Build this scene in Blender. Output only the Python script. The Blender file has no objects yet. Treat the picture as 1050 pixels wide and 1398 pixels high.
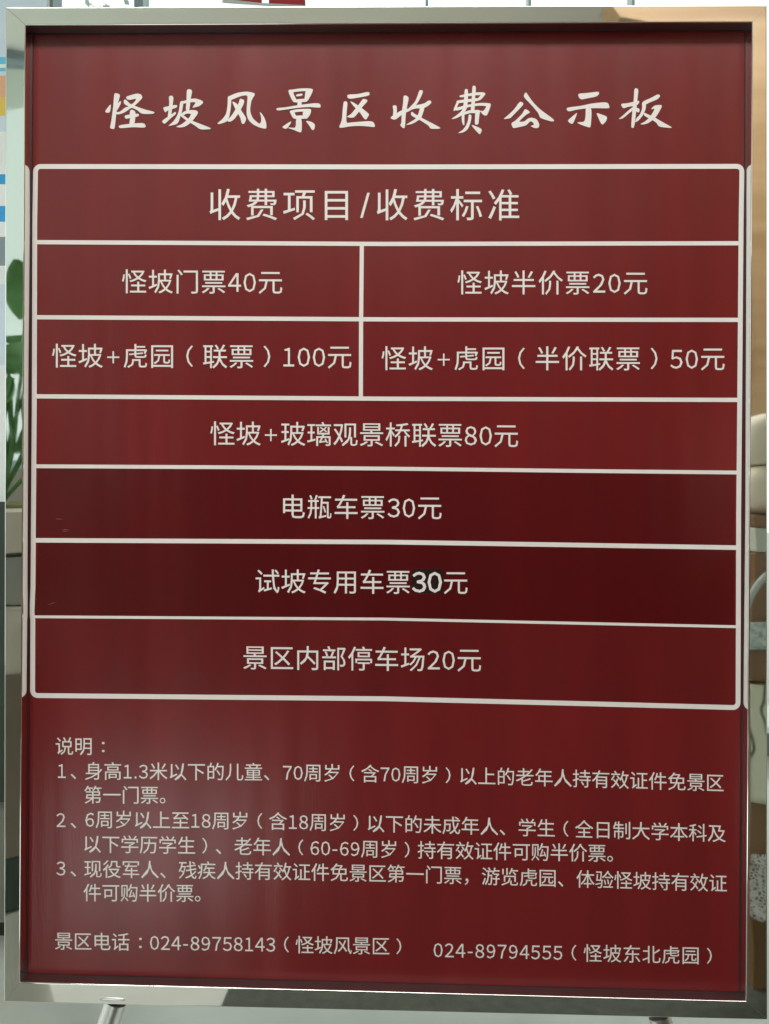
import bpy, bmesh, math, random
from mathutils import Vector, Matrix, noise
from mathutils.geometry import tessellate_polygon
random.seed(7)
SC = bpy.context.scene
COL = SC.collection
D = bpy.data

# ------------------------------------------------------------------ camera
K = 0.000885                 # metres per photo pixel on the board's front plane
ZC = 1.056                   # height of the board's centre above the floor
F = 1300.0
A, B_, C_ = -0.0019, 0.0282, 0.0060
T = Vector((-3.6011, -6.168, 1297.659))
def rot(a, b, c):
    return Matrix.Rotation(c, 3, 'Z') @ Matrix.Rotation(b, 3, 'Y') @ Matrix.Rotation(a, 3, 'X')
RM = rot(A, B_, C_)
RT = RM.transposed()
CP = -(RT @ T)               # camera centre in board coordinates (x right, y down, z away)
def W(v):                    # board coordinates -> world
    return Vector((v[0]*K, v[2]*K, ZC - v[1]*K))
def at(px, py, depth=0.0):   # point of the board plane (depth px behind the front face) measured in the photograph
    d = RT @ Vector(((px-525)/F, (py-699)/F, 1.0))
    t = (depth - CP.z)/d.z
    return W(CP + d*t)
def wd(v): return Vector((v[0], v[2], -v[1]))
cam = D.cameras.new('camera'); cam.sensor_fit = 'HORIZONTAL'; cam.sensor_width = 36; cam.lens = 36*F/1050
cam.clip_start = 0.02; cam.clip_end = 200
co = D.objects.new('camera', cam); COL.objects.link(co)
rx, ry, rz = wd(RT @ Vector((1, 0, 0))), wd(RT @ Vector((0, -1, 0))), wd(RT @ Vector((0, 0, -1)))
m4 = Matrix((rx, ry, rz)).transposed().to_4x4(); m4.translation = W(CP)
co.matrix_world = m4
SC.camera = co

# ------------------------------------------------------------------ light
w = D.worlds.new('World'); SC.world = w; w.use_nodes = True
bg = w.node_tree.nodes['Background']
bg.inputs[0].default_value = (0.90, 0.96, 0.95, 1); bg.inputs[1].default_value = 1.5
def area(name, loc, aim, sx, sy, power, col):
    l = D.lights.new(name, 'AREA'); l.shape = 'RECTANGLE'; l.size = sx; l.size_y = sy; l.energy = power; l.color = col
    o = D.objects.new(name, l); COL.objects.link(o); o.location = loc
    o.rotation_euler = (Vector(aim)-Vector(loc)).to_track_quat('-Z', 'Y').to_euler()
    return o
area('ceiling_lamp', (-0.6, -1.9, 3.28), (-0.6, -1.8, 0), 1.6, 0.7, 60, (1, .97, .95))
area('ceiling_lamp', (0.9, -1.9, 3.28), (0.9, -1.8, 0), 1.6, 0.7, 44, (1, .97, .95))
SC.view_settings.view_transform = 'Standard'; SC.view_settings.look = 'None'
SC.view_settings.exposure = 0.0; SC.view_settings.gamma = 1
SC.cycles.max_bounces = 8; SC.cycles.glossy_bounces = 5

sp = D.lights.new('added_floor_spot', 'SPOT'); sp.energy = 2700; sp.spot_size = math.radians(23); sp.spot_blend = .25; sp.shadow_soft_size = .05; sp.color = (.86, .93, 1)  # added spot: brightens the floor that reflects in the panel's lower left
so = D.objects.new('added_floor_spot', sp); COL.objects.link(so); so.location = (-1.0, -1.8, 3.3)

# ------------------------------------------------------------------ helpers
def link(o, parent=None):
    COL.objects.link(o)
    if parent: o.parent = parent; o.matrix_parent_inverse = parent.matrix_world.inverted()
    return o
def tag(o, label=None, cat=None, group=None, kind=None):
    for k, v in (('label', label), ('category', cat), ('group', group), ('kind', kind)):
        if v: o[k] = v
    return o
def empty(name, loc, label, cat, group=None):
    o = D.objects.new(name, None); o.location = loc; link(o); bpy.context.view_layer.update()
    return tag(o, label, cat, group)
def obj(name, bm, mat, parent=None, smooth=False, angle=None):
    me = D.meshes.new(name); bmesh.ops.recalc_face_normals(bm, faces=bm.faces[:]) if smooth is not None else None
    bm.to_mesh(me); bm.free(); me.materials.append(mat)
    if smooth:
        for p in me.polygons: p.use_smooth = True
        if angle:
            me.set_sharp_from_angle(angle=math.radians(angle))
    return link(D.objects.new(name, me), parent)
def box(bm, x0, x1, y0, y1, z0, z1, bev=0):
    r = bmesh.ops.create_cube(bm, size=1)
    vs = r['verts']
    for v in vs:
        v.co = Vector(((x0+x1)/2+v.co.x*(x1-x0), (y0+y1)/2+v.co.y*(y1-y0), (z0+z1)/2+v.co.z*(z1-z0)))
    if bev:
        es = list({e for v in vs for e in v.link_edges})
        bmesh.ops.bevel(bm, geom=es, offset=bev, segments=2, affect='EDGES', profile=.6)
def boxo(name, dims, mat, parent=None, bev=0):
    bm = bmesh.new(); box(bm, *dims, bev=bev); return obj(name, bm, mat, parent)
def tube(bm, pts, rad, n=16, cap=True):
    rings = []
    pts = [Vector(p) for p in pts]
    rads = rad if isinstance(rad, (list, tuple)) else [rad]*len(pts)
    for i, p in enumerate(pts):
        t = (pts[min(i+1, len(pts)-1)]-pts[max(i-1, 0)]).normalized()
        a = t.cross(Vector((0.13, 1, 0.05))).normalized(); b = t.cross(a)
        rings.append([bm.verts.new(p+(a*math.cos(q*2*math.pi/n)+b*math.sin(q*2*math.pi/n))*rads[i]) for q in range(n)])
    for r0, r1 in zip(rings, rings[1:]):
        for q in range(n): bm.faces.new((r0[q], r0[(q+1) % n], r1[(q+1) % n], r1[q]))
    if cap: bm.faces.new(rings[0][::-1]); bm.faces.new(rings[-1])
def lathe(bm, prof, cx, cy, n=40):
    rings = [[bm.verts.new((cx+r*math.cos(q*2*math.pi/n), cy+r*math.sin(q*2*math.pi/n), z)) for q in range(n)] for r, z in prof]
    for r0, r1 in zip(rings, rings[1:]):
        for q in range(n): bm.faces.new((r0[q], r0[(q+1) % n], r1[(q+1) % n], r1[q]))
    bm.faces.new(rings[0][::-1]); bm.faces.new(rings[-1])

# ------------------------------------------------------------------ materials
def mat(name, col, rough=.5, metal=0, ior=1.5, var=0, vscale=8, bump=0, bscale=30, stretch=(1, 1, 1), col2=None, coat=0):
    m = D.materials.new(name); m.use_nodes = True
    nt = m.node_tree; n = nt.nodes; L = nt.links; p = n['Principled BSDF']
    p.inputs['Base Color'].default_value = (*col, 1); p.inputs['Roughness'].default_value = rough
    p.inputs['Metallic'].default_value = metal; p.inputs['IOR'].default_value = ior
    p.inputs['Coat Weight'].default_value = coat
    tc = n.new('ShaderNodeTexCoord'); mp = n.new('ShaderNodeMapping'); mp.inputs['Scale'].default_value = stretch
    L.new(tc.outputs['Object'], mp.inputs[0])
    if var or col2:
        nz = n.new('ShaderNodeTexNoise'); nz.inputs['Scale'].default_value = vscale; nz.inputs['Detail'].default_value = 5
        L.new(mp.outputs[0], nz.inputs['Vector'])
        r = n.new('ShaderNodeValToRGB'); r.color_ramp.elements[0].position = .3; r.color_ramp.elements[1].position = .7
        c2 = col2 or tuple(c*(1+var) for c in col)
        c1 = col if col2 else tuple(c*(1-var) for c in col)
        r.color_ramp.elements[0].color = (*c1, 1); r.color_ramp.elements[1].color = (*c2, 1)
        L.new(nz.outputs[0], r.inputs[0]); L.new(r.outputs[0], p.inputs['Base Color'])
    if bump:
        nb = n.new('ShaderNodeTexNoise'); nb.inputs['Scale'].default_value = bscale; nb.inputs['Detail'].default_value = 2
        L.new(mp.outputs[0], nb.inputs['Vector'])
        b = n.new('ShaderNodeBump'); b.inputs['Strength'].default_value = 1; b.inputs['Distance'].default_value = bump
        L.new(nb.outputs[0], b.inputs['Height']); L.new(b.outputs[0], p.inputs['Normal'])
    return m
M = {}
def sheet_mat(name, col, rough):
    # printed glossy film: faint mottling of the ink, fine orange-peel and slow waves in the laminate
    m = mat(name, col, rough, ior=1.5, var=.10, vscale=4, stretch=(5, 1, .4))
    nt = m.node_tree; n = nt.nodes; L = nt.links; p = n['Principled BSDF']
    mp = [x for x in n if x.type == 'MAPPING'][0]
    a = n.new('ShaderNodeTexNoise'); a.inputs['Scale'].default_value = 4.5; a.inputs['Detail'].default_value = 1
    b = n.new('ShaderNodeTexNoise'); b.inputs['Scale'].default_value = 120; b.inputs['Detail'].default_value = 1
    L.new(mp.outputs[0], a.inputs['Vector']); L.new(mp.outputs[0], b.inputs['Vector'])
    b1 = n.new('ShaderNodeBump'); b1.inputs['Distance'].default_value = .0010; b1.inputs['Strength'].default_value = 1
    b2 = n.new('ShaderNodeBump'); b2.inputs['Distance'].default_value = .00006; b2.inputs['Strength'].default_value = 1
    L.new(a.outputs[0], b1.inputs['Height']); L.new(b.outputs[0], b2.inputs['Height'])
    L.new(b1.outputs[0], b2.inputs['Normal']); L.new(b2.outputs[0], p.inputs['Normal'])
    rr = n.new('ShaderNodeMapRange'); rr.inputs[3].default_value = rough*.8; rr.inputs[4].default_value = rough*1.3
    L.new(a.outputs[0], rr.inputs[0]); L.new(rr.outputs[0], p.inputs['Roughness'])
    return m
M['red'] = sheet_mat('red_print', (.149, .0105, .0112), .23)
M['red_dark'] = sheet_mat('dark_red_sticker', (.092, .0045, .006), .2)
M['red_mid'] = sheet_mat('wine_red_sticker', (.080, .0036, .0046), .2)
M['white'] = mat('white_print', (.745, .70, .67), .35, var=.03, vscale=20)
M['patch'] = mat('black_patch', (.020, .009, .008), .25)
def steel(name, col, rough, b1, s1):
    m = mat(name, col, rough, metal=1)
    nt = m.node_tree; n = nt.nodes; L = nt.links; p = n['Principled BSDF']
    tc = [x for x in n if x.type == 'TEX_COORD'][0]
    a = n.new('ShaderNodeTexNoise'); a.inputs['Scale'].default_value = s1; a.inputs['Detail'].default_value = 1
    L.new(tc.outputs['Object'], a.inputs['Vector'])
    s = n.new('ShaderNodeTexNoise'); s.inputs['Scale'].default_value = 60; s.inputs['Detail'].default_value = 6
    L.new(tc.outputs['Object'], s.inputs['Vector'])
    rr = n.new('ShaderNodeMapRange'); rr.inputs[1].default_value = .35; rr.inputs[2].default_value = .75
    rr.inputs[3].default_value = rough; rr.inputs[4].default_value = rough+.03
    L.new(s.outputs[0], rr.inputs[0]); L.new(rr.outputs[0], p.inputs['Roughness'])
    bb = n.new('ShaderNodeBump'); bb.inputs['Distance'].default_value = b1; bb.inputs['Strength'].default_value = 1
    L.new(a.outputs[0], bb.inputs['Height']); L.new(bb.outputs[0], p.inputs['Normal'])
    return m
M['steel'] = steel('polished_steel', (.87, .87, .84), .018, .0013, 6)
M['chrome'] = steel('chrome_tube', (.86,   .86, .85), .28, .0004, 9)
M['inner'] = mat('dull_steel_lip', (.42, .38, .38), .33, metal=1)
M['rubber'] = mat('black_rubber', (.02, .02, .02), .7)
M['back'] = mat('galvanised_back', (.3, .31, .3), .5, metal=.6, var=.1)

# ------------------------------------------------------------------ the sign board
sign = empty('sign_board', (0, 0, 0), 'dark red ticket price board with white Chinese lettering in a polished steel frame', 'sign')
DP = 23.0                                                   # recess of the printed panel, in photo px
OUT = [(7.5, 9.5), (1047, 6.5), (1048, 1392.5), (5.5, 1368)]
INN = [(35, 34.5), (1027, 30), (1018.5, 1367), (27.5, 1341)]
def rail(i):
    j = (i+1) % 4
    o0, o1, i0, i1 = at(*OUT[i]), at(*OUT[j]), at(*INN[i]), at(*INN[j])
    wdt = (o0-i0).length*.7; dep = 34*K; r = 1.2*K
    prof = [(0, dep)]
    for q in range(5):
        a = math.pi/2*q/4; prof.append((r-r*math.cos(a), r-r*math.sin(a)))
    prof += [(r*1.3, 0), (wdt-r*1.3, 0)]
    for q in range(5):
        a = math.pi/2*q/4; prof.append((wdt-r+r*math.sin(a), r-r*math.cos(a)))
    prof += [(wdt, r*1.3), (wdt, dep)]; prof.insert(1, (0, r*1.3))
    bm = bmesh.new(); N = 24; rings = []
    for s in range(N+1):
        t = s/N; ring = []
        for u, v in prof:
            f = u/wdt
            p = (o0.lerp(i0, f)).lerp(o1.lerp(i1, f), t)
            ring.append(bm.verts.new(p+Vector((0, v, 0))))
        rings.append(ring)
    n = len(prof)
    for a, b in zip(rings, rings[1:]):
        for q in range(n): bm.faces.new((a[q], b[q], b[(q+1) % n], a[(q+1) % n]))
    bm.faces.new(rings[0]); bm.faces.new(rings[-1][::-1])
    o = obj('frame_rail', bm, M['steel'], sign, smooth=True, angle=40)
    if i in (0, 2):
        o.data.materials.append(M['inner'])
        ci = (i0+i1)/2
        for p in o.data.polygons:
            if abs(p.normal.z) > .9 and (p.center-ci).length < 2 and abs(p.center.z-ci.z) < .02 and p.area > 1e-4 and p.normal.z*(1 if i == 0 else -1) < 0: p.material_index = 1
    return o
for i in range(4): rail(i)
def shift(p, dy): return p+Vector((0, dy, 0))
# hair-thin weld seams at the mitres
for i in range(4):
    a, b = at(*OUT[i]), at(*INN[i])
    bm = bmesh.new(); tube(bm, [a.lerp(b, .05)+Vector((0, .0000, 0)), a.lerp(b, .5), a.lerp(b, .96)], .00035, 6)
    obj('weld_seam', bm, mat('weld_grey', (.30, .29, .25), .4, metal=1) if i == 0 else D.materials['weld_grey'], sign)
# printed panel
bm = bmesh.new()
pc = [at(12, 14, DP), at(1042, 12, DP), at(1042, 1386, DP), at(12, 1362, DP)]
vs = [bm.verts.new(p) for p in pc] + [bm.verts.new(shift(p, .003)) for p in pc]
bm.faces.new(vs[:4]); bm.faces.new(vs[7:3:-1])
for q in range(4): bm.faces.new((vs[q], vs[(q+1) % 4], vs[4+(q+1) % 4], vs[4+q]))
obj('panel', bm, M['red'], sign)
M['shade_strip'] = mat('dark_shade', (.04, .012, .014), .4)  # dark strips painting in the shade where panel meets frame
for i in range(4):
    a, b = Vector(INN[i]), Vector(INN[(i+1) % 4]); cc = Vector((527, 699))
    bm = bmesh.new()
    o = [at(p.x, p.y, 0) + Vector((0, DP*K-.0012, 0)) for p in (a, b)]
    cw = at(cc.x, cc.y, 0) + Vector((0, DP*K-.0012, 0))
    def inw(p, k=.0013): return p + Vector((math.copysign(k, cw.x-p.x), 0, math.copysign(k, cw.z-p.z)))
    q = [o[0], o[1], inw(o[1]), inw(o[0])]
    f = [bm.verts.new(v) for v in q] + [bm.verts.new(v+Vector((0, .0009, 0))) for v in q]
    bm.faces.new(f[:4]); bm.faces.new(f[7:3:-1])
    for t in range(4): bm.faces.new((f[t], f[(t+1) % 4], f[4+(t+1) % 4], f[4+t]))
    obj('shade_strip', bm, M['shade_strip'], sign)
boxo('back_plate', (-.445, .445, .0245, .0265, ZC-.592, ZC+.592), M['back'], sign)

def lift(mm): return DP-mm/1000/K
def poly(bm, pts, mm, thick=0):
    vs = [bm.verts.new(at(x, y, lift(mm))) for x, y in pts]
    for tr in tessellate_polygon([[Vector((x, y, 0)) for x, y in pts]]):
        try: bm.faces.new([vs[i] for i in tr])
        except ValueError: pass
def interp(pts, t):
    for (a, va), (b, vb) in zip(pts, pts[1:]):
        if t <= b: return va+(vb-va)*(t-a)/(b-a)
    return pts[-1][1]
LX = [(227, 48.5), (300, 47.5), (550, 46.8), (800, 45), (836, 43.6), (846, 44.8), (950, 44.5)]
RX = [(227, 1013), (300, 1012), (545, 1010), (700, 1008.6), (966, 1007.8)]
ROWS = {                                                   # y at the left, the middle and the right; thickness
    'top': [(44, 227.2), (525, 227.8), (1014, 227)],
    1: [(44, 330.5), (525, 333), (1014, 332)],
    2: [(44, 433), (525, 436), (1014, 436.7)],
    3: [(44, 541), (525, 544.3), (1014, 546)],
    4: [(44, 636.5), (300, 637.8), (525, 639.7), (800, 643), (1014, 645.2)],
    5: [(44, 737.6), (525, 740), (800, 744.3), (1014, 747.8)],
    6: [(44, 842), (525, 845.2), (1014, 855.8)],
    'bot': [(44, 949.6), (525, 954), (1014, 966)],
}
def ribbon(name, centre, wid, mm, closed=False):
    bm = bmesh.new(); n = len(centre); a = []; b = []
    for i, p in enumerate(centre):
        p = Vector(p)
        q0 = Vector(centre[(i-1) % n] if closed or i else centre[0]); q1 = Vector(centre[(i+1) % n] if closed or i < n-1 else centre[-1])
        t = (q1-q0).normalized(); nn = Vector((-t.y, t.x))*wid/2
        a.append(bm.verts.new(at(p.x+nn.x, p.y+nn.y, lift(mm)))); b.append(bm.verts.new(at(p.x-nn.x, p.y-nn.y, lift(mm))))
    for i in range(n if closed else n-1):
        j = (i+1) % n; bm.faces.new((a[i], a[j], b[j], b[i]))
    return obj(name, bm, M['white'], sign)
# outer table border with rounded corners
cen = []
def arc(cx, cy, r, a0, a1):
    for q in range(7):
        a = math.radians(a0+(a1-a0)*q/6); cen.append((cx+r*math.cos(a), cy+r*math.sin(a)))
R_ = 7
arc(48.5+R_, 227.2+R_, R_, 180, 270)
for x in (300, 525, 800): cen.append((x, interp(ROWS['top'], x)))
arc(1013-R_, 227+R_, R_, 270, 360)
for y in (300, 545, 700, 850): cen.append((interp(RX, y), y))
arc(1007.8-R_, 966-R_, R_, 0, 90)
for x in (800, 525, 300): cen.append((x, interp(ROWS['bot'], x)))
arc(44.5+R_, 949.6-R_, R_, 90, 180)
for y in (846, 836, 800, 700, 550, 300): cen.append((interp(LX, y), y))
ribbon('table_border', cen, 6.6, .42, True)
for k, th in ((1, 5.8), (2, 5.8), (3, 5.8), (4, 5.2), (5, 6.2), (6, 3.8)):
    xs = [50, 170, 300, 420, 525, 660, 800, 900, 1006]
    pts = [(x, interp(ROWS[k], x)) for x in xs]
    x0 = interp(LX, pts[0][1])+2.6; x1 = interp(RX, pts[-1][1])-(2.6 if k < 5 else 2.2)
    pts[0] = (x0, pts[0][1]); pts[-1] = (x1, pts[-1][1])
    ribbon('table_line', pts, th, .50)
ribbon('table_divider', [(494, 335.6), (493, 440), (492.7, 541.2)], 5.6, .58)
# the two price rows that were pasted over in a darker red
def strip(k0, k1, m, dx=0):
    bm = bmesh.new(); xs = [52, 300, 525, 800, 1003]
    tp = [(x, interp(ROWS[k0], x)+.5) for x in xs]; bt = [(x, interp(ROWS[k1], x)-.5) for x in xs]
    bt[0] = (bt[0][0]-4, bt[0][1])
    a = [bm.verts.new(at(x, y, lift(.25))) for x, y in tp]; b = [bm.verts.new(at(x, y, lift(.25))) for x, y in bt]
    a2 = [bm.verts.new(at(x, y, lift(.03))) for x, y in tp]; b2 = [bm.verts.new(at(x, y, lift(.03))) for x, y in bt]
    for i in range(4):
        bm.faces.new((a[i], a[i+1], b[i+1], b[i])); bm.faces.new((a2[i], a2[i+1], a[i+1], a[i])); bm.faces.new((b[i], b[i+1], b2[i+1], b2[i]))
    bm.faces.new((a[0], b[0], b2[0], a2[0])); bm.faces.new((a[-1], a2[-1], b2[-1], b[-1]))
    return obj('price_strip', bm, m, sign)
M['red_low'] = sheet_mat('lower_row_red', (.118, .008, .0088), .23)  # lowest price row in a slightly darker red
strip(6, 'bot', M['red_low']); strip(4, 5, M['red_dark']); strip(5, 6, M['red_mid'])
bm = bmesh.new(); poly(bm, [(562, 779), (566, 776.5), (601, 776.5), (605, 780), (605, 806), (601, 810), (565, 809.5), (561.5, 806)], .38)
tag(obj('price_patch', bm, M['patch'], sign), 'small black patch behind the bold number 30')

# ---- lettering: each glyph becomes a flat filled outline on the panel
FW = {c: chr(ord(c)+0xFEE0) for c in '0123456789+-.'}
cache = {}
def glyph(c, bold):
    key = (c, bold)
    if key in cache: return cache[key]
    cu = D.curves.new('glyph', 'FONT'); cu.body = FW.get(c, c) if c != '.' else '.'
    cu.size = 1; cu.resolution_u = 2; cu.offset = .014 if bold else (.003 if c in FW and c != '+' else .012 if c == '+' else .0012)
    o = D.objects.new('glyph', cu); COL.objects.link(o)
    dg = bpy.context.evaluated_depsgraph_get()
    me = o.evaluated_get(dg).to_mesh()
    vs = [(v.co.x, v.co.y) for v in me.vertices]; fs = [tuple(p.vertices) for p in me.polygons]
    o.evaluated_get(dg).to_mesh_clear(); D.objects.remove(o); D.curves.remove(cu)
    x0 = min(v[0] for v in vs); x1 = max(v[0] for v in vs)
    adv = 1.0
    if c in '0123456789':
        s = .87 if not bold else .98; cx = (x0+x1)/2; adv = .57 if not bold else .60
        if c == '1': s *= .9
        vs = [((x-cx)*s+adv/2, y*(.965 if not bold else 1.02)) for x, y in vs]
    elif c == '+': adv = .70; cx = (x0+x1)/2; vs = [((x-cx)*.62+adv/2, (y-.38)*.62+.33) for x, y in vs]
    elif c == '-': adv = .42; cx = (x0+x1)/2; vs = [((x-cx)*.35+adv/2, y-.10) for x, y in vs]
    elif c == '/': adv = .48; cx = (x0+x1)/2; vs = [((x-cx)*1.05+adv/2, y*1.05) for x, y in vs]
    elif c == '.': adv = .26; cx = (x0+x1)/2; vs = [((x-cx)*.9+adv/2, y) for x, y in vs]
    elif c in '（）': cx = (x0+x1)/2; sh = .54 if c == '（' else .46; vs = [((x-cx)+sh, (y-.38)*.86+.38) for x, y in vs]
    elif c == '：': cx = (x0+x1)/2; vs = [((x-cx)+.54, (y-.3)*.85+.33) for x, y in vs]
    x0 = min(v[0] for v in vs); x1 = max(v[0] for v in vs)
    cache[key] = (vs, fs, adv, x0, x1)
    return cache[key]
def text(name, s, xl, xr, ys, em, bold='', mm=.44):
    """s: text; ink from xl to xr; ys: y of the line's middle at left/mid/right; em: glyph size in px"""
    gs = [glyph(c, i in bold if bold else False) for i, c in enumerate(s)]
    pos = [0]
    for g in gs: pos.append(pos[-1]+g[2]*em)
    ink0 = gs[0][3]*em; ink1 = pos[-2]+gs[-1][4]*em
    # stretch the advances so the ink spans exactly xl..xr
    last = pos[-2]; k = ((xr-xl)-(gs[-1][4]*em-gs[0][3]*em))/last if last else 1
    bm = bmesh.new()
    for (vs, fs, adv, a, b), p in zip(gs, pos):
        ox = xl-ink0+p*k; ex = (k-1)*adv*em*.5*0
        nv = []
        for x, y in vs:
            X = ox+x*em*(1 if k > .97 else k/.985)
            yc = interp(ys, X) if X <= ys[-1][0] else ys[-1][1]
            if X < ys[0][0]: yc = ys[0][1]
            nv.append(bm.verts.new(at(X, yc-(y-.38)*em, lift(mm))))
        for f in fs:
            try: bm.faces.new([nv[i] for i in f])
            except ValueError: pass
    return obj(name, bm, M['white'], sign)
def Y(*a): return list(a)
text('heading_lettering', '收费项目/收费标准', 286, 709, Y((286, 279), (709, 279.5)), 46.5)
text('price_lettering', '怪坡门票40元', 166.5, 385.5, Y((166, 384), (385, 385)), 35.5)
text('price_lettering', '怪坡半价票20元', 624.5, 884, Y((624, 385.5), (884, 386)), 35.5)
text('price_lettering', '怪坡+虎园（联票）100元', 71, 480, Y((71, 485.5), (480, 487)), 35.5)
text('price_lettering', '怪坡+虎园（半价联票）50元', 521, 989.5, Y((521, 489), (989, 489.5)), 35.5)
text('price_lettering', '怪坡+玻璃观景桥联票80元', 287, 707.5, Y((287, 591.5), (707, 594.5)), 35.5)
text('price_lettering', '电瓶车票30元', 386.5, 603, Y((386, 691.5), (603, 693)), 35.5)
text('price_lettering', '试坡专用车票30元', 349, 638.5, Y((349, 793.5), (638, 795)), 35.5, bold={6, 7})
text('price_lettering', '景区内部停车场20元', 332, 657, Y((332, 897.5), (657, 901)), 35.5)
E_ = 26.2
text('note_lettering', '说明：', 76, 143, Y((76, 1018.5), (143, 1019)), E_)
text('note_lettering', '1、', 79, 104, Y((76, 1052), (110, 1052.5)), E_)
text('note_lettering', '身高1.3米以下的儿童、70周岁（含70周岁）以上的老年人持有效证件免景区', 116, 988, Y((115, 1052.5), (370, 1054), (551, 1057), (760, 1062), (988, 1069)), E_)
text('note_lettering', '第一门票。', 115, 226, Y((115, 1085), (228, 1085.5)), E_)
text('note_lettering', '2、', 77, 104, Y((76, 1119), (110, 1119.5)), E_)
text('note_lettering', '6周岁以上至18周岁（含18周岁）以下的未成年人、学生（全日制大学本科及', 116.5, 991, Y((115, 1118.5), (370, 1121), (551, 1125), (760, 1131), (991, 1138)), E_)
text('note_lettering', '以下学历学生）、老年人（60-69周岁）持有效证件可购半价票。', 115, 837, Y((115, 1152), (370, 1156), (551, 1160), (838, 1165)), E_)
text('note_lettering', '3、', 77, 104, Y((76, 1185), (110, 1185.5)), E_)
text('note_lettering', '现役军人、残疾人持有效证件免景区第一门票，游览虎园、体验怪坡持有效证', 115, 992.5, Y((115, 1186), (370, 1189.5), (551, 1193), (760, 1199), (992, 1206)), E_)
text('note_lettering', '件可购半价票。', 114, 274, Y((114, 1218.5), (275, 1219.5)), E_)
text('phone_lettering', '景区电话：024-89758143（怪坡风景区）', 75, 548, Y((75, 1284.5), (548, 1292)), E_)
text('phone_lettering', '024-89794555（怪坡东北虎园）', 592, 972, Y((592, 1296.5), (972, 1305)), E_)

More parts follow.
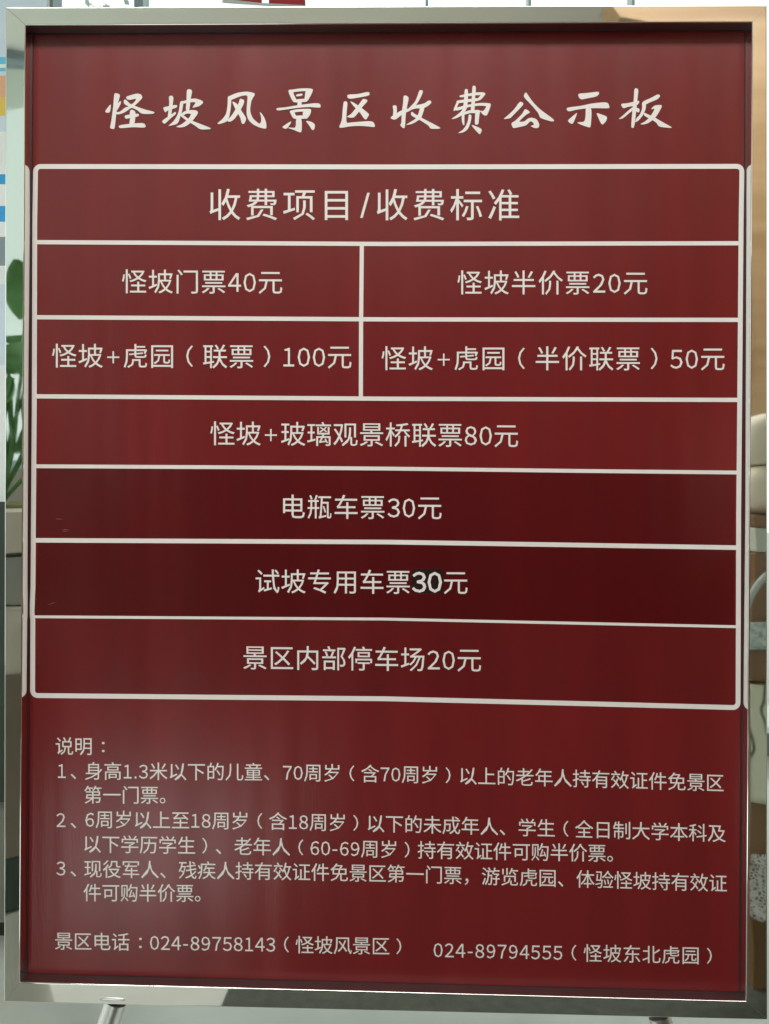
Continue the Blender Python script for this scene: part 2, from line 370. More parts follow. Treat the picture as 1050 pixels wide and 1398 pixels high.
# ---- the brush-written title, stroke by stroke (outlines in sixths of a photo pixel)
TITLE = [
 (130, [[(80,290),(128,230),(133,238),(126,300),(95,303)],
  [(160,140),(175,135),(212,148),(196,205),(178,300),(165,435),(150,440),(122,432),(135,380),(152,250)],
  [(188,225),(218,198),(216,225),(190,275),(176,285)],
  [(160,292),(205,298),(262,248),(302,262),(250,298),(205,316),(160,314)],
  [(260,165),(350,138),(385,145),(402,175),(350,228),(300,268),(258,262),(330,215),(350,180),(285,196),(262,182)],
  [(240,195),(258,188),(290,225),(350,250),(420,275),(505,295),(490,312),(390,312),(355,278),(290,252),(242,228)],
  [(300,275),(318,278),(342,292),(333,405),(285,405),(295,350),(290,300)],
  [(245,325),(300,315),(370,308),(365,335),(300,345),(255,355)],
  [(195,408),(285,395),(415,385),(432,430),(320,422),(205,435)],
  [(620,165),(640,155),(662,168),(650,260),(640,330),(610,350),(618,280),(625,220)],
  [(570,258),(600,250),(690,232),(692,258),(610,282),(590,302)],
  [(560,372),(620,330),(680,290),(682,312),(640,345),(590,395),(575,392)],
  [(716,205),(745,200),(737,270),(717,340),(697,395),(650,408),(612,415),(660,375),(690,330),(708,280)],
  [(718,210),(770,195),(840,178),(905,200),(912,218),(880,247),(815,262),(835,235),(850,212),(800,213),(735,228)],
  [(772,105),(800,102),(820,118),(805,180),(795,285),(762,285),(770,200)],
  [(715,318),(760,283),(820,278),(858,283),(870,305),(820,372),(770,415),(720,428),(675,420),(730,400),(790,348),(812,310),(770,308),(735,330)],
  [(712,310),(745,322),(790,358),(850,382),(975,430),(975,440),(885,445),(840,408),(770,368),(722,332)]]),
 (285, [[(160,160),(192,162),(187,260),(170,350),(150,378),(90,398),(68,395),(120,352),(148,310),(160,230)],
  [(162,165),(240,132),(320,122),(385,135),(390,150),(358,200),(347,290),(372,352),(428,398),(442,380),(443,340),(428,293),(445,305),(470,345),(485,385),(488,440),(430,427),(375,402),(333,362),(318,310),(323,220),(330,152),(270,160),(190,195),(170,190)],
  [(262,180),(303,195),(292,235),(257,300),(217,355),(185,378),(150,375),(198,320),(233,260),(255,215)],
  [(198,203),(240,225),(272,280),(305,328),(318,355),(300,395),(278,397),(268,345),(233,285),(205,230)],
  [(668,110),(712,105),(716,150),(742,190),(725,217),(708,205),(683,155)],
  [(670,112),(760,97),(850,95),(882,105),(875,122),(800,118),(700,130)],
  [(850,98),(882,108),(860,160),(830,208),(802,214),(812,160),(815,118)],
  [(735,148),(792,138),(790,158),(737,166)],
  [(715,190),(830,182),(827,210),(720,217)],
  [(752,195),(785,195),(782,245),(745,248)],
  [(568,262),(650,256),(750,238),(935,215),(950,262),(850,252),(750,260),(650,275),(575,285)],
  [(680,285),(722,280),(728,315),(748,340),(715,354),(695,320)],
  [(685,283),(760,270),(865,268),(858,292),(770,292),(700,302)],
  [(830,270),(865,272),(860,310),(830,354),(795,350),(792,290)],
  [(715,328),(800,322),(835,352),(715,356)],
  [(735,345),(785,345),(785,465),(765,468),(715,445),(665,430),(680,425),(735,432)],
  [(697,370),(690,395),(655,442),(615,425),(650,400)],
  [(815,368),(860,375),(898,398),(890,445),(872,450),(845,405)]]),
 (440, [[(205,148),(300,145),(395,122),(402,155),(330,170),(220,188)],
  [(180,203),(215,208),(205,300),(202,385),(230,398),(160,430),(140,425),(165,370),(172,280)],
  [(150,420),(200,388),(300,378),(430,370),(450,425),(400,418),(320,412),(240,415),(160,430)],
  [(345,180),(390,197),(340,250),(305,300),(265,347),(200,338),(242,315),(282,265),(318,220)],
  [(230,203),(265,215),(330,260),(390,308),(395,320),(372,360),(355,355),(318,300),(275,258)],
  [(592,238),(630,240),(628,300),(625,322),(595,335),(600,280)],
  [(570,348),(600,320),(680,275),(722,262),(715,292),(670,318),(615,365)],
  [(685,158),(705,155),(732,172),(717,240),(702,330),(698,430),(680,433),(655,405),(668,390),(670,300),(682,220)],
  [(820,108),(853,115),(835,165),(792,240),(740,287),(690,305),(738,255),(783,210),(803,160)],
  [(790,238),(860,225),(905,192),(925,215),(890,247),(850,266),(790,264),(735,282),(750,262)],
  [(828,245),(865,255),(848,310),(832,352),(760,397),(700,407),(735,385),(790,352),(812,310)],
  [(755,290),(775,308),(810,328),(870,362),(1000,428),(990,438),(910,438),(900,412),(830,367),(750,327),(748,305)]]),
 (600, [[(165,155),(300,130),(375,128),(392,145),(375,153),(300,153),(175,175)],
  [(352,130),(392,143),(352,190),(328,200),(322,182),(348,155)],
  [(140,200),(230,188),(330,178),(350,185),(330,202),(230,213),(150,222)],
  [(150,200),(172,205),(152,245),(148,262),(122,292),(118,275)],
  [(120,266),(230,235),(350,217),(437,222),(425,252),(350,240),(250,252),(140,288)],
  [(400,220),(437,225),(420,280),(400,328),(370,322),(338,282),(368,290),(388,265),(396,245)],
  [(212,100),(242,102),(240,200),(232,270),(190,325),(140,350),(93,358),(150,320),(195,280),(208,200)],
  [(280,70),(310,78),(302,150),(297,290),(262,290),(272,200),(275,120)],
  [(188,300),(212,300),(210,360),(212,405),(200,408),(188,370)],
  [(195,300),(260,278),(340,278),(347,295),(330,307),(260,303),(205,322)],
  [(303,285),(342,288),(333,350),(330,400),(298,405),(300,340)],
  [(245,315),(272,320),(264,380),(242,440),(200,470),(150,475),(195,450),(225,410),(243,360)],
  [(265,402),(300,412),(362,440),(345,482),(335,482),(300,445)],
  [(680,202),(715,225),(670,275),(610,335),(600,348),(535,358),(570,330),(630,275)],
  [(730,127),(745,150),(790,215),(850,275),(968,360),(965,375),(940,375),(845,345),(838,310),(780,240),(710,170),(715,145)],
  [(722,265),(770,298),(735,315),(680,365),(672,380),(720,375),(745,350),(780,342),(820,355),(845,400),(835,432),(800,432),(765,412),(800,405),(790,385),(770,370),(745,395),(725,412),(630,432),(620,430),(603,390),(640,370),(700,310)]]),
 (760, [[(175,140),(260,135),(355,122),(360,140),(340,165),(260,180),(198,193)],
  [(78,258),(200,245),(300,222),(432,210),(450,262),(420,265),(300,262),(180,272),(95,295)],
  [(245,255),(298,258),(288,425),(270,425),(210,405),(165,382),(235,380),(245,330)],
  [(175,297),(165,330),(138,395),(120,395),(90,370),(130,335)],
  [(333,300),(385,318),(428,335),(420,370),(390,403),(375,395),(350,340)],
  [(655,92),(692,100),(682,180),(670,300),(655,430),(628,430),(632,370),(640,270),(652,180)],
  [(538,225),(600,222),(690,198),(700,210),(680,240),(600,252),(560,268)],
  [(655,245),(645,280),(600,315),(560,350),(518,358),(560,325),(610,278)],
  [(668,255),(702,270),(695,302),(670,292)],
  [(720,210),(800,175),(855,143),(877,160),(850,190),(780,217),(755,232),(725,234)],
  [(718,215),(755,225),(752,270),(727,325),(690,370),(660,385),(670,350),(703,318),(723,265)],
  [(800,262),(830,238),(885,235),(888,250),(862,300),(832,345),(780,387),(735,402),(700,398),(745,378),(788,335),(818,290),(826,264),(800,275)],
  [(735,298),(770,315),(830,342),(880,373),(975,425),(965,432),(860,420),(845,387),(790,353),(735,327)]]),
]
def chaikin(p, k=.2, it=2):
    for _ in range(it):
        q = []
        for i in range(len(p)):
            a, b = p[i], p[(i+1) % len(p)]
            q += [(a[0]*(1-k)+b[0]*k, a[1]*(1-k)+b[1]*k), (a[0]*k+b[0]*(1-k), a[1]*k+b[1]*(1-k))]
        p = q; k = .25
    return p
S6 = 1050/170
for x0, strokes in TITLE:
    # the two characters of each group are told apart by their horizontal extent
    for half in (0, 1):
        bm = bmesh.new()
        for i, st in enumerate(strokes):
            if (sum(p[0] for p in st)/len(st) > 512) != bool(half): continue
            pts = chaikin([(x0+x/S6, 105+y/S6) for x, y in st])
            poly(bm, pts, .40+.03*(i % 17))
        if len(bm.faces):
            bmesh.ops.triangulate(bm, faces=bm.faces[:])
            obj('title_character', bm, M['white'], sign)
        else: bm.free()

# scratches in the laminate near the left edge
M['scratch'] = mat('scratch', (.30, .12, .11), .5)
for a, b in (((74, 708.5), (87, 709)), ((83, 723), (96, 723.4)), ((84, 725.4), (94, 725)), ((64, 826.5), (78, 821.5)), ((47, 816), (51, 819.5))):
    bm = bmesh.new()
    poly(bm, [a, ((a[0]+b[0])/2, (a[1]+b[1])/2-.5), b, ((a[0]+b[0])/2, (a[1]+b[1])/2+.1)], .34)
    obj('scratch', bm, M['scratch'], sign)

# legs: chrome tubes splaying outwards below the frame
def leg(px_top, sgn):
    top = at(px_top, 1370 if sgn < 0 else 1389, 17); top.z += .003; top.x -= sgn*.001
    slope = sgn*.33
    zt = top.z; foot = .012
    pts = [top, Vector((top.x+slope*(zt-foot), top.y+.01, foot))]
    bm = bmesh.new(); tube(bm, [pts[0].lerp(pts[1], q/6) for q in range(7)], 15.2*K, 32)
    l = obj('leg', bm, M['chrome'], sign, smooth=True, angle=50)
    bm = bmesh.new(); lathe(bm, [(.019, 0), (.020, .004), (.018, .016), (.014, .018)], pts[1].x, pts[1].y, 24)
    o = obj('rubber_foot', bm, M['rubber'], l, smooth=True, angle=40)
    # brace running back to the floor, so that the board stands
    bm = bmesh.new(); tube(bm, [pts[0]+Vector((slope*.1, .014, -.1)), Vector((top.x+slope*.4, .34, .012))], .009, 20)
    obj('rear_brace', bm, M['chrome'], l, smooth=True, angle=50)
leg(157, -1); leg(901, 1)
for i, px in enumerate((153,)):                        # flattened weld beads where the legs meet the bottom rail
    c = at(px, 1365 if i == 0 else 1387, -.3)
    bm = bmesh.new(); bmesh.ops.create_uvsphere(bm, u_segments=24, v_segments=12, radius=1)
    for v in bm.verts: v.co = Vector((c.x+v.co.x*.0165, c.y+.0006+v.co.y*.0012, c.z+v.co.z*(.0026)))
    obj('weld_bead', bm, M['chrome'], sign, smooth=True)

# ------------------------------------------------------------------ the lobby round it
M['floor'] = mat('floor_stone', (.50, .52, .48), .16, var=.12, vscale=3, ior=1.5)
M['ceil'] = mat('ceiling_paint', (.88, .87, .80), .8)
M['cream'] = mat('cream_wall', (.60, .585, .50), .7, var=.04)
M['mull'] = mat('grey_aluminium', (.22, .27, .29), .35, metal=.4)
M['wood'] = mat('light_timber', (.30, .185, .085), .45, col2=(.40, .27, .14), vscale=3.2, stretch=(.35, 1, 5))
M['brown'] = mat('brown_wood', (.16, .085, .032), .4, col2=(.22, .12, .05), vscale=4, stretch=(6, 1, 1))
bm = bmesh.new(); box(bm, -6, 6, -4.2, 4.2, -.1, 0)
tag(obj('floor', bm, M['floor']), kind='structure')
M['mat'] = mat('mat_pile', (.055, .065, .05), .9, var=.25, vscale=40, bump=.002, bscale=300)
tag(boxo('floor_mat', (-.36, 2.6, -3.3, -.22, .0, .012), M['mat'], bev=.004), 'dark green entrance mat on the floor in front of the board', 'mat')
tag(boxo('blocker', (-6, -1.355, -3.7, -3.5, 0, 1.25), mat('blocker_paint', (.15, .14, .12), .6, var=.06)), 'added low grey brown parapet under the lobby window opposite the board', 'wall')  # added low block, keeps bright sky out of the panel's reflection
bm = bmesh.new(); box(bm, -6, 6, -4.2, 2.9, 3.34, 3.5)
tag(obj('ceiling', bm, M['ceil']), kind='structure')
tag(boxo('back_wall', (-1.35, 6, -3.7, -3.5, 0, 3.34), M['cream']), 'cream painted lobby wall opposite the price board', 'wall')
tag(boxo('backdrop', (-1.35, 3.1, -3.497, -3.47, .012, 2.25), mat('dark_backdrop', (.055, .035, .03), .5, var=.2, stretch=(6, 1, 1))), 'added dark wainscot along the foot of the cream lobby wall', 'helper')  # added dark band that keeps the panel's middle reflection dark
tag(boxo('added_wall', (3.12, 3.3, -3.5, 3.0, 0, 3.34), mat('added_wall_paint', (.42, .36, .28), .7, var=.05)), 'added beige wall, unseen on the right, holding back sky light', 'wall')  # unseen wall added to cut the sky light from the right
# timber feature wall with a curved left edge, mirrored in the top and right rails
bm = bmesh.new(); prof = [(1.42, 0.01), (1.40, 1.2), (1.33, 2.2), (1.24, 2.75), (1.12, 2.93), (.85, 2.99), (.80, 3.06), (1.1, 3.12), (1.6, 3.2), (3.1, 3.3), (3.1, 0.01)]
f0 = [bm.verts.new((x, -2.62, z)) for x, z in prof]; f1 = [bm.verts.new((x, -2.74, z)) for x, z in prof]
bm.faces.new(f0); bm.faces.new(f1[::-1])
for i in range(len(prof)): j = (i+1) % len(prof); bm.faces.new((f0[i], f1[i], f1[j], f0[j]))
tag(obj('timber_wall', bm, M['wood']), 'light timber wall mirrored in the right rail of the board', 'wall')
# tinted window left of the cream wall, mirrored in the left rail
tint = D.materials.new('tinted_glass'); tint.use_nodes = True
nt = tint.node_tree; nt.nodes.clear()
o_ = nt.nodes.new('ShaderNodeOutputMaterial'); mx = nt.nodes.new('ShaderNodeMixShader'); tr = nt.nodes.new('ShaderNodeBsdfTransparent'); gl = nt.nodes.new('ShaderNodeBsdfGlossy')
tr.inputs[0].default_value = (.72, .78, .74, 1); gl.inputs['Roughness'].default_value = .02; mx.inputs[0].default_value = .06
nt.links.new(tr.outputs[0], mx.inputs[1]); nt.links.new(gl.outputs[0], mx.inputs[2]); nt.links.new(mx.outputs[0], o_.inputs[0])
win = empty('lobby_window', (-3.5, -3.6, 1.25), 'wide tinted lobby window above the grey brown parapet', 'window')
wx = [-5.98, -4.4, -3.0, -1.38]
for a, b in zip(wx, wx[1:]): boxo('pane', (a+.02, b-.02, -3.605, -3.597, 1.30, 3.28), tint, win)
for x in wx: boxo('mullion', (x-.02, x+.02, -3.64, -3.56, 1.30, 3.28), M['mull'], win)
boxo('sill', (-5.99, -1.357, -3.66, -3.54, 1.252, 1.298), M['mull'], win)
boxo('head', (-5.99, -1.357, -3.66, -3.54, 3.282, 3.335), M['mull'], win)
# glazed facade behind the board
fac = empty('glazed_facade', (0, 3.1, 0), 'glazed wall with grey aluminium posts behind the price board', 'window')
glass = D.materials.new('clear_glass'); glass.use_nodes = True
nt = glass.node_tree; nt.nodes.clear()
o_ = nt.nodes.new('ShaderNodeOutputMaterial'); mx = nt.nodes.new('ShaderNodeMixShader'); tr = nt.nodes.new('ShaderNodeBsdfTransparent'); gl = nt.nodes.new('ShaderNodeBsdfGlossy')
tr.inputs[0].default_value = (.93, .97, .95, 1); gl.inputs['Roughness'].default_value = .02; mx.inputs[0].default_value = .07
nt.links.new(tr.outputs[0], mx.inputs[1]); nt.links.new(gl.outputs[0], mx.inputs[2]); nt.links.new(mx.outputs[0], o_.inputs[0])
def bgx(px, Y_): return CP.x*K+(px-525)/F*Y_
YF = 4.25
xs = [-5.9, -3.6, bgx(148, YF), bgx(363, YF), bgx(542, YF), bgx(681, YF), bgx(820, YF), 2.4, 4.2, 5.9]
M['thin'] = mat('pale_seal', (.34, .44, .43), .4)
for k, x in enumerate(xs):
    h = .006 if k in (3, 4, 5, 6) else .02
    boxo('mullion', (x-h, x+h, 3.07, 3.17, .1, 3.5), M['thin' if h < .01 else 'mull'], fac)
for a, b in zip(xs, xs[1:]): boxo('pane', (a+.02, b-.02, 3.115, 3.123, .1, 3.5), glass, fac)
boxo('top_rail', (-5.95, 5.95, 3.06, 3.18, 3.5, 3.6), M['mull'], fac)
boxo('bottom_rail', (-5.95, 5.95, 3.06, 3.18, 0, .1), M['mull'], fac)
# column at the top left
tag(boxo('steel_column', (bgx(10, 3.3), bgx(40, 3.3), 2.05, 2.15, 0, 3.6), M['mull'], bev=.008), 'grey steel column at the upper left corner of the board', 'column')
# red banner hanging in front of the glass
M['redb'] = mat('red_banner_cloth', (.55, .04, .06), .7)
bm = bmesh.new(); zb = ZC+(699-2)/F*3.6
for (xa, xb, za, zb_) in ((bgx(272, 3.6), bgx(318, 3.6), 1.984, 1.93), (bgx(326, 3.6), bgx(374, 3.6), 1.975, 1.925)):
    pass
bm.free()
ban = empty('hanging_banner', (bgx(320, 3.6), 2.45, 2.9), 'small red and white banner hanging behind the top rail of the board', 'banner')
zt = lambda py: ZC+(699-py)/F*3.6
def wedge(name, pts, m):
    bm = bmesh.new()
    a = [bm.verts.new((bgx(px, 3.6), 2.44, zt(py))) for px, py in pts]; b = [bm.verts.new((bgx(px, 3.6), 2.448, zt(py))) for px, py in pts]
    bm.faces.new(a); bm.faces.new(b[::-1])
    for i in range(len(a)): j = (i+1) % len(a); bm.faces.new((a[i], b[i], b[j], a[j]))
    obj(name, bm, m, ban)
M['wcloth'] = mat('white_banner_cloth', (.75, .76, .74), .7)
wedge('red_field', [(262, -60), (316, -60), (316, 3.5), (262, -3)], M['redb'])
wedge('red_field', [(326, -60), (372, -60), (376, 7), (326, 4)], M['redb'])
wedge('white_hem', [(262, -2.5), (316, 4), (326, 4.5), (376, 7.5), (376, 11), (262, 2)], M['wcloth'])
# tree outside the glass
tr_ = empty('garden_tree', (bgx(80, 9), 9, 0), 'pale leafy tree outside the glass at the upper left', 'tree')
M['leafout'] = mat('pale_leaf', (.30, .36, .30), .6, var=.3, vscale=3)
M['bark'] = mat('bark', (.15, .12, .09), .9, var=.3)
bm = bmesh.new(); tube(bm, [(bgx(80, 9), 9, 0), (bgx(82, 9), 9.1, 2), (bgx(76, 9), 9, 4)], [.12, .09, .06], 10); obj('trunk', bm, M['bark'], tr_)
bm = bmesh.new()
for i in range(2600):
    a = random.random()*6.283; h = random.gauss(0, 1); r = random.random()**.5
    c = Vector((bgx(85, 9)+math.cos(a)*r*.55, 9+math.sin(a)*r*.8, 5.0+h*.55))
    if noise.noise(c*1.8) < -.05: continue
    n1 = Vector((random.gauss(0, 1), random.gauss(0, 1), random.gauss(0, 1))).normalized()*.05; n2 = n1.orthogonal().normalized()*.03
    vs = [bm.verts.new(c+n1), bm.verts.new(c+n2), bm.verts.new(c-n1), bm.verts.new(c-n2)]; bm.faces.new(vs)
tag(obj('crown', bm, M['leafout'], tr_, smooth=None), kind='stuff')
# ground outside
M['pave'] = mat('outside_paving', (.5, .5, .48), .8, var=.08)
bm = bmesh.new(); box(bm, -40, 40, 4.2, 60, -.1, -.01); tag(obj('pavement', bm, M['pave']), kind='structure')

# information poster on a dark green cabinet, seen past the left rail
YP = 2.3; py_ = 1.15
def zpp(py): return ZC-(py-699)/F*YP
cab = empty('cabinet', (-1.2, 1.3, 0), 'dark green cabinet seen beside the lower left edge of the board', 'cabinet')
M['green'] = mat('dark_green_paint', (.03, .045, .033), .5, var=.2)
M['taupe'] = mat('grey_brown_laminate', (.20, .20, .165), .4, var=.08)
xe = bgx(9, YP)+.012
boxo('body', (-1.75, xe-.02, 1.14, 1.6, .05, zpp(1100)), M['taupe'], cab)
boxo('top', (-1.77, xe, 1.12, 1.62, zpp(1100)+.002, zpp(690)), M['green'], cab)
boxo('plinth', (-1.72, xe-.05, 1.18, 1.55, 0, .048), M['green'], cab)
pos_ = empty('poster_stand', (-1.2, 1.2, zpp(690)), 'white poster with blue stripes standing on the cabinet at the left edge', 'poster')
cols = {'w': (.82, .86, .86), 'b': (.03, .35, .72), 'c': (.12, .55, .78), 'y': (.75, .55, .10), 'o': (.75, .42, .25), 'g': (.25, .30, .33), 'p': (.62, .74, .84)}
for k in cols: M['p'+k] = mat('poster_'+k, cols[k], .45, var=.05)
bands = [(-60, 72, 'p'), (72, 82, 'c'), (82, 87, 'w'), (87, 92, 'c'), (92, 98, 'p'), (98, 128, 'o'), (128, 154, 'y'), (154, 176, 'p'), (176, 235, 'w'), (235, 249, 'b'), (249, 279, 'w'), (279, 301, 'b'), (301, 322, 'w'), (322, 362, 'g'), (362, 388, 'w'), (388, 500, 'p'), (500, 690, 'w')]
boxo('backing', (-1.62, xe-.001, 1.166, 1.18, zpp(690), zpp(-60)), M['pw'], pos_)
for a, b, k in bands:
    boxo('printed_band', (-1.62, xe-.001, 1.162, 1.166, zpp(b), zpp(a)), M['p'+k], pos_)

# ------------------------------------------------------------------ things in front of the board, mirrored in its side rails
def zr(py): return ZC-(py-699)*K*1.52
# left: plant in a cream pot on a pedestal
px_, pyy = -.745, -.62
ped = empty('plant_pedestal', (px_, pyy, 0), 'taupe pedestal with a cream tapered top under the potted plant', 'pedestal')
M['creamc'] = mat('cream_ceramic', (.72, .70, .60), .25, var=.03)
M['ltgrey'] = mat('grey_ceramic', (.36, .40, .37), .35)
bm = bmesh.new(); lathe(bm, [(.095, zr(1168)), (.09, zr(1120)), (.095, zr(925))], px_, pyy); obj('column', bm, mat('taupe_paint', (.22, .19, .145), .45, var=.06), ped, smooth=True, angle=40)
bm = bmesh.new(); lathe(bm, [(.09, zr(925)), (.10, zr(900)), (.145, zr(835)), (.16, zr(830))], px_, pyy); obj('capital', bm, M['creamc'], ped, smooth=True, angle=40)
bm = bmesh.new(); lathe(bm, [(.093, zr(1244)), (.098, zr(1240)), (.097, zr(1175)), (.092, zr(1169))], px_, pyy); obj('band', bm, mat('dark_green_band', (.035, .06, .045), .4), ped, smooth=True, angle=40)
bm = bmesh.new(); lathe(bm, [(.13, 0), (.13, .03), (.115, .08), (.085, zr(1320)), (.09, zr(1275)), (.1, zr(1262)), (.1, zr(1245))], px_, pyy); obj('foot', bm, mat('pale_stone', (.52, .54, .48), .35, var=.08), ped, smooth=True, angle=50)
pl = empty('potted_plant', (px_, pyy, zr(830)), 'green leafy plant in a cream pot, mirrored in the left rail', 'plant')
bm = bmesh.new(); lathe(bm, [(.09, zr(830)), (.11, zr(828)), (.135, zr(766))], px_, pyy); obj('saucer', bm, M['ltgrey'], pl, smooth=True, angle=40)
bm = bmesh.new(); lathe(bm, [(.11, zr(765)), (.135, zr(760)), (.14, zr(730)), (.155, zr(705)), (.15, zr(700)), (.14, zr(702))], px_, pyy); obj('pot', bm, M['creamc'], pl, smooth=True, angle=40)
bm = bmesh.new(); lathe(bm, [(.139, zr(701)), (.12, zr(694)), (.04, zr(690))], px_, pyy); obj('moss', bm, mat('moss', (.10, .12, .03), .9, var=.3, vscale=60), pl, smooth=True)
M['leaf'] = mat('glossy_leaf', (.06, .20, .05), .35, col2=(.13, .34, .09), vscale=14)
def leaf(base, tip, width, cup):
    bm = bmesh.new(); base, tip = Vector(base), Vector(tip); ax = tip-base; side = ax.cross(Vector((0, 1, .2))).normalized(); nrm = side.cross(ax).normalized()
    N = 8; L_, C2, R2 = [], [], []
    for i in range(N+1):
        t = i/N; wv = width*math.sin(math.pi*min(1, t*.92+.06))**.8; c = base+ax*t+nrm*(-cup*math.sin(math.pi*t))
        L_.append(bm.verts.new(c-side*wv+nrm*.006)); C2.append(bm.verts.new(c)); R2.append(bm.verts.new(c+side*wv+nrm*.006))
    for i in range(N):
        bm.faces.new((L_[i], C2[i], C2[i+1], L_[i+1])); bm.faces.new((C2[i], R2[i], R2[i+1], C2[i+1]))
    return obj('leaf', bm, M['leaf'], pl, smooth=True)
def stem(a, b, bend):
    a, b = Vector(a), Vector(b); bm = bmesh.new()
    tube(bm, [a.lerp(b, q/5)+Vector((bend*math.sin(math.pi*q/5), 0, 0)) for q in range(6)], .004, 6); obj('stem', bm, M['leaf'], pl, smooth=True)
px_ = -.70
top0 = (px_-.03, pyy, zr(694))
for (bx, bz, tx, tz, wv) in ((.03, 440, .02, 367, .036), (-.04, 462, .05, 452, .012), (-.05, 500, .06, 478, .03), (-.03, 490, .05, 508, .017),
                             (.0, 520, -.04, 570, .02), (.015, 540, .03, 600, .018), (.03, 565, -.02, 625, .026), (-.05, 560, -.05, 620, .014),
                             (-.12, 480, -.17, 400, .04), (-.1, 520, -.2, 500, .04), (-.08, 560, -.18, 600, .035), (.12, 470, .16, 400, .035), (.13, 540, .2, 570, .03)):
    dy = random.uniform(-.05, .05)
    leaf((px_+bx, pyy+dy, zr(bz)), (px_+tx, pyy+dy+.02, zr(tz)), wv, .02); stem(top0, (px_+bx, pyy+dy, zr(bz)), random.uniform(-.03, .03))

# right: wooden rack with cushions, a printed cloth and a lace runner
X0, X1, YR = .655, 1.25, -.60
rack = empty('wooden_rack', (.95, -.8, 0), 'brown wooden display rack mirrored in the right rail of the board', 'rack')
boxo('front_board', (X0, X1, YR-.03, YR, zr(930), zr(757)), M['brown'], rack, .004)
boxo('lower_board', (X0, X1, YR-.032, YR-.002, zr(1180), zr(932)), M['brown'], rack, .004)
boxo('shelf', (X0, X1, -1.02, YR-.034, zr(772), zr(758)), M['brown'], rack, .004)
boxo('shelf', (X0, X1, -1.02, YR-.034, zr(1170), zr(1155)), M['brown'], rack, .004)
for x in (X0+.16, X1-.02):
    for y in (YR-.06, -1.0): boxo('leg', (x-.02, x+.02, y-.02, y+.02, 0, zr(774)), M['brown'], rack, .003)
M['cushion'] = mat('cream_cushion_cloth', (.66, .60, .46), .6, var=.06, vscale=12)
def pad(name, z0, z1, label, m, yo=0):
    bm = bmesh.new(); box(bm, X0+.005, X1-.02, -.98, YR-.004+yo, z0, z1)
    bmesh.ops.bevel(bm, geom=bm.edges[:], offset=(z1-z0)*.42, segments=5, affect='EDGES', profile=.5)
    return tag(obj(name, bm, m, smooth=True, angle=60), label, 'cushion')
tag(boxo('storage_box', (X0+.002, X1-.05, -.95, YR+.004, zr(756.5), zr(718)), mat('pale_grey_board', (.48, .50, .42), .6), bev=.004), 'pale grey flat box on top of the wooden rack', 'box')
tag(boxo('wooden_tray', (X0+.002, X1-.05, -.96, YR+.002, zr(717.5), zr(700)), M['brown'], bev=.005), 'brown wooden tray under the two cream cushions', 'tray')
pad('cushion', zr(699), zr(632), 'lower cream cushion lying on the brown tray', M['cushion'])
pad('cushion', zr(631), zr(567), 'upper cream cushion, topmost on the wooden rack', M['cushion'])
def drape(name, z1, z0, m, label, yo, scal=0, amp=.006):
    bm = bmesh.new(); NX, NZ = 90, 14; g = []
    for i in range(NX+1):
        col_ = []
        x = X0-.003+(X1-X0+.006)*i/NX
        for j in range(NZ+1):
            t = j/NZ; z = z1+(z0-z1)*t-(scal*abs(math.sin(i*math.pi/6)) if j == NZ else 0)+.006*math.sin(x*23+1)*(1 if j else .3)
            col_.append(bm.verts.new((x, YR+yo+amp*t*math.sin(x*70+z*6)+amp*.5*math.sin(x*31), z)))
        g.append(col_)
    for i in range(NX):
        for j in range(NZ): bm.faces.new((g[i][j], g[i+1][j], g[i+1][j+1], g[i][j+1]))
    o = obj(name, bm, m, smooth=True)
    md = o.modifiers.new('thickness', 'SOLIDIFY'); md.thickness = .0015
    return tag(o, label, 'cloth')
pm = mat('printed_cotton', (.60, .62, .46), .8)
nt = pm.node_tree; n = nt.nodes; L = nt.links
tc = [x for x in n if x.type == 'TEX_COORD'][0]
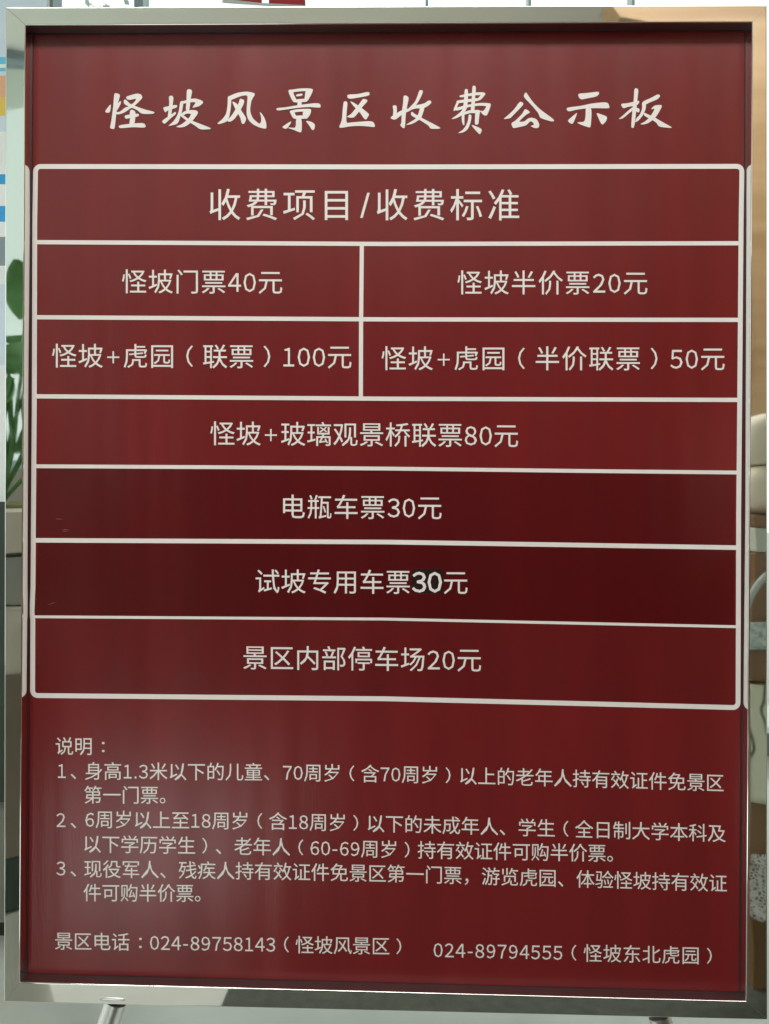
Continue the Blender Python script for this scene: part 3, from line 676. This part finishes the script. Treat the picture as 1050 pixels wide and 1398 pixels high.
wv_ = n.new('ShaderNodeTexWave'); wv_.inputs['Scale'].default_value = 7; wv_.inputs['Distortion'].default_value = 9; wv_.inputs['Detail Scale'].default_value = 1.3
cr = n.new('ShaderNodeValToRGB'); cr.color_ramp.elements[0].position = .02; cr.color_ramp.elements[0].color = (.12, .12, .08, 1); cr.color_ramp.elements[1].position = .13; cr.color_ramp.elements[1].color = (.62, .64, .49, 1)
L.new(tc.outputs['Object'], wv_.inputs['Vector']); L.new(wv_.outputs[0], cr.inputs[0]); L.new(cr.outputs[0], n['Principled BSDF'].inputs['Base Color'])
drape('printed_cloth', zr(932), zr(1085), pm, 'pale cotton cloth with dark swirling print hung on the rack', .010)
lm = mat('white_lace', (.62, .62, .58), .8)
nt = lm.node_tree; n = nt.nodes; L = nt.links
tc = [x for x in n if x.type == 'TEX_COORD'][0]
vo = n.new('ShaderNodeTexVoronoi'); vo.inputs['Scale'].default_value = 150; vo.feature = 'DISTANCE_TO_EDGE'
cr = n.new('ShaderNodeMath'); cr.operation = 'LESS_THAN'; cr.inputs[1].default_value = .11
L.new(tc.outputs['Object'], vo.inputs['Vector']); L.new(vo.outputs[0], cr.inputs[0]); L.new(cr.outputs[0], n['Principled BSDF'].inputs['Alpha'])
drape('lace_runner', zr(1158), zr(1240), lm, 'white crocheted lace runner with scalloped hem hung on the rack', .014, .008)
# arched handle bag of lace hanging on the front board
bag = empty('lace_bag', (.69, YR+.02, zr(880)), 'small lace bag with an arched handle hanging on the rack', 'bag')
bm = bmesh.new()
tube(bm, [(X0+.04+.062*math.cos(a), YR+.018, zr(848)+.09*math.sin(a)) for a in [math.pi*q/14 for q in range(15)]], .007, 10)
obj('handle', bm, mat('grey_cord', (.42, .46, .42), .6), bag, smooth=True)
bm = bmesh.new(); box(bm, X0-.018, X0+.10, YR+.006, YR+.028, zr(882), zr(846)); bmesh.ops.bevel(bm, geom=bm.edges[:], offset=.006, segments=3, affect='EDGES')
obj('pouch', bm, mat('pale_green_lace', (.42, .50, .46), .8, var=.4, vscale=120), bag, smooth=True, angle=50)
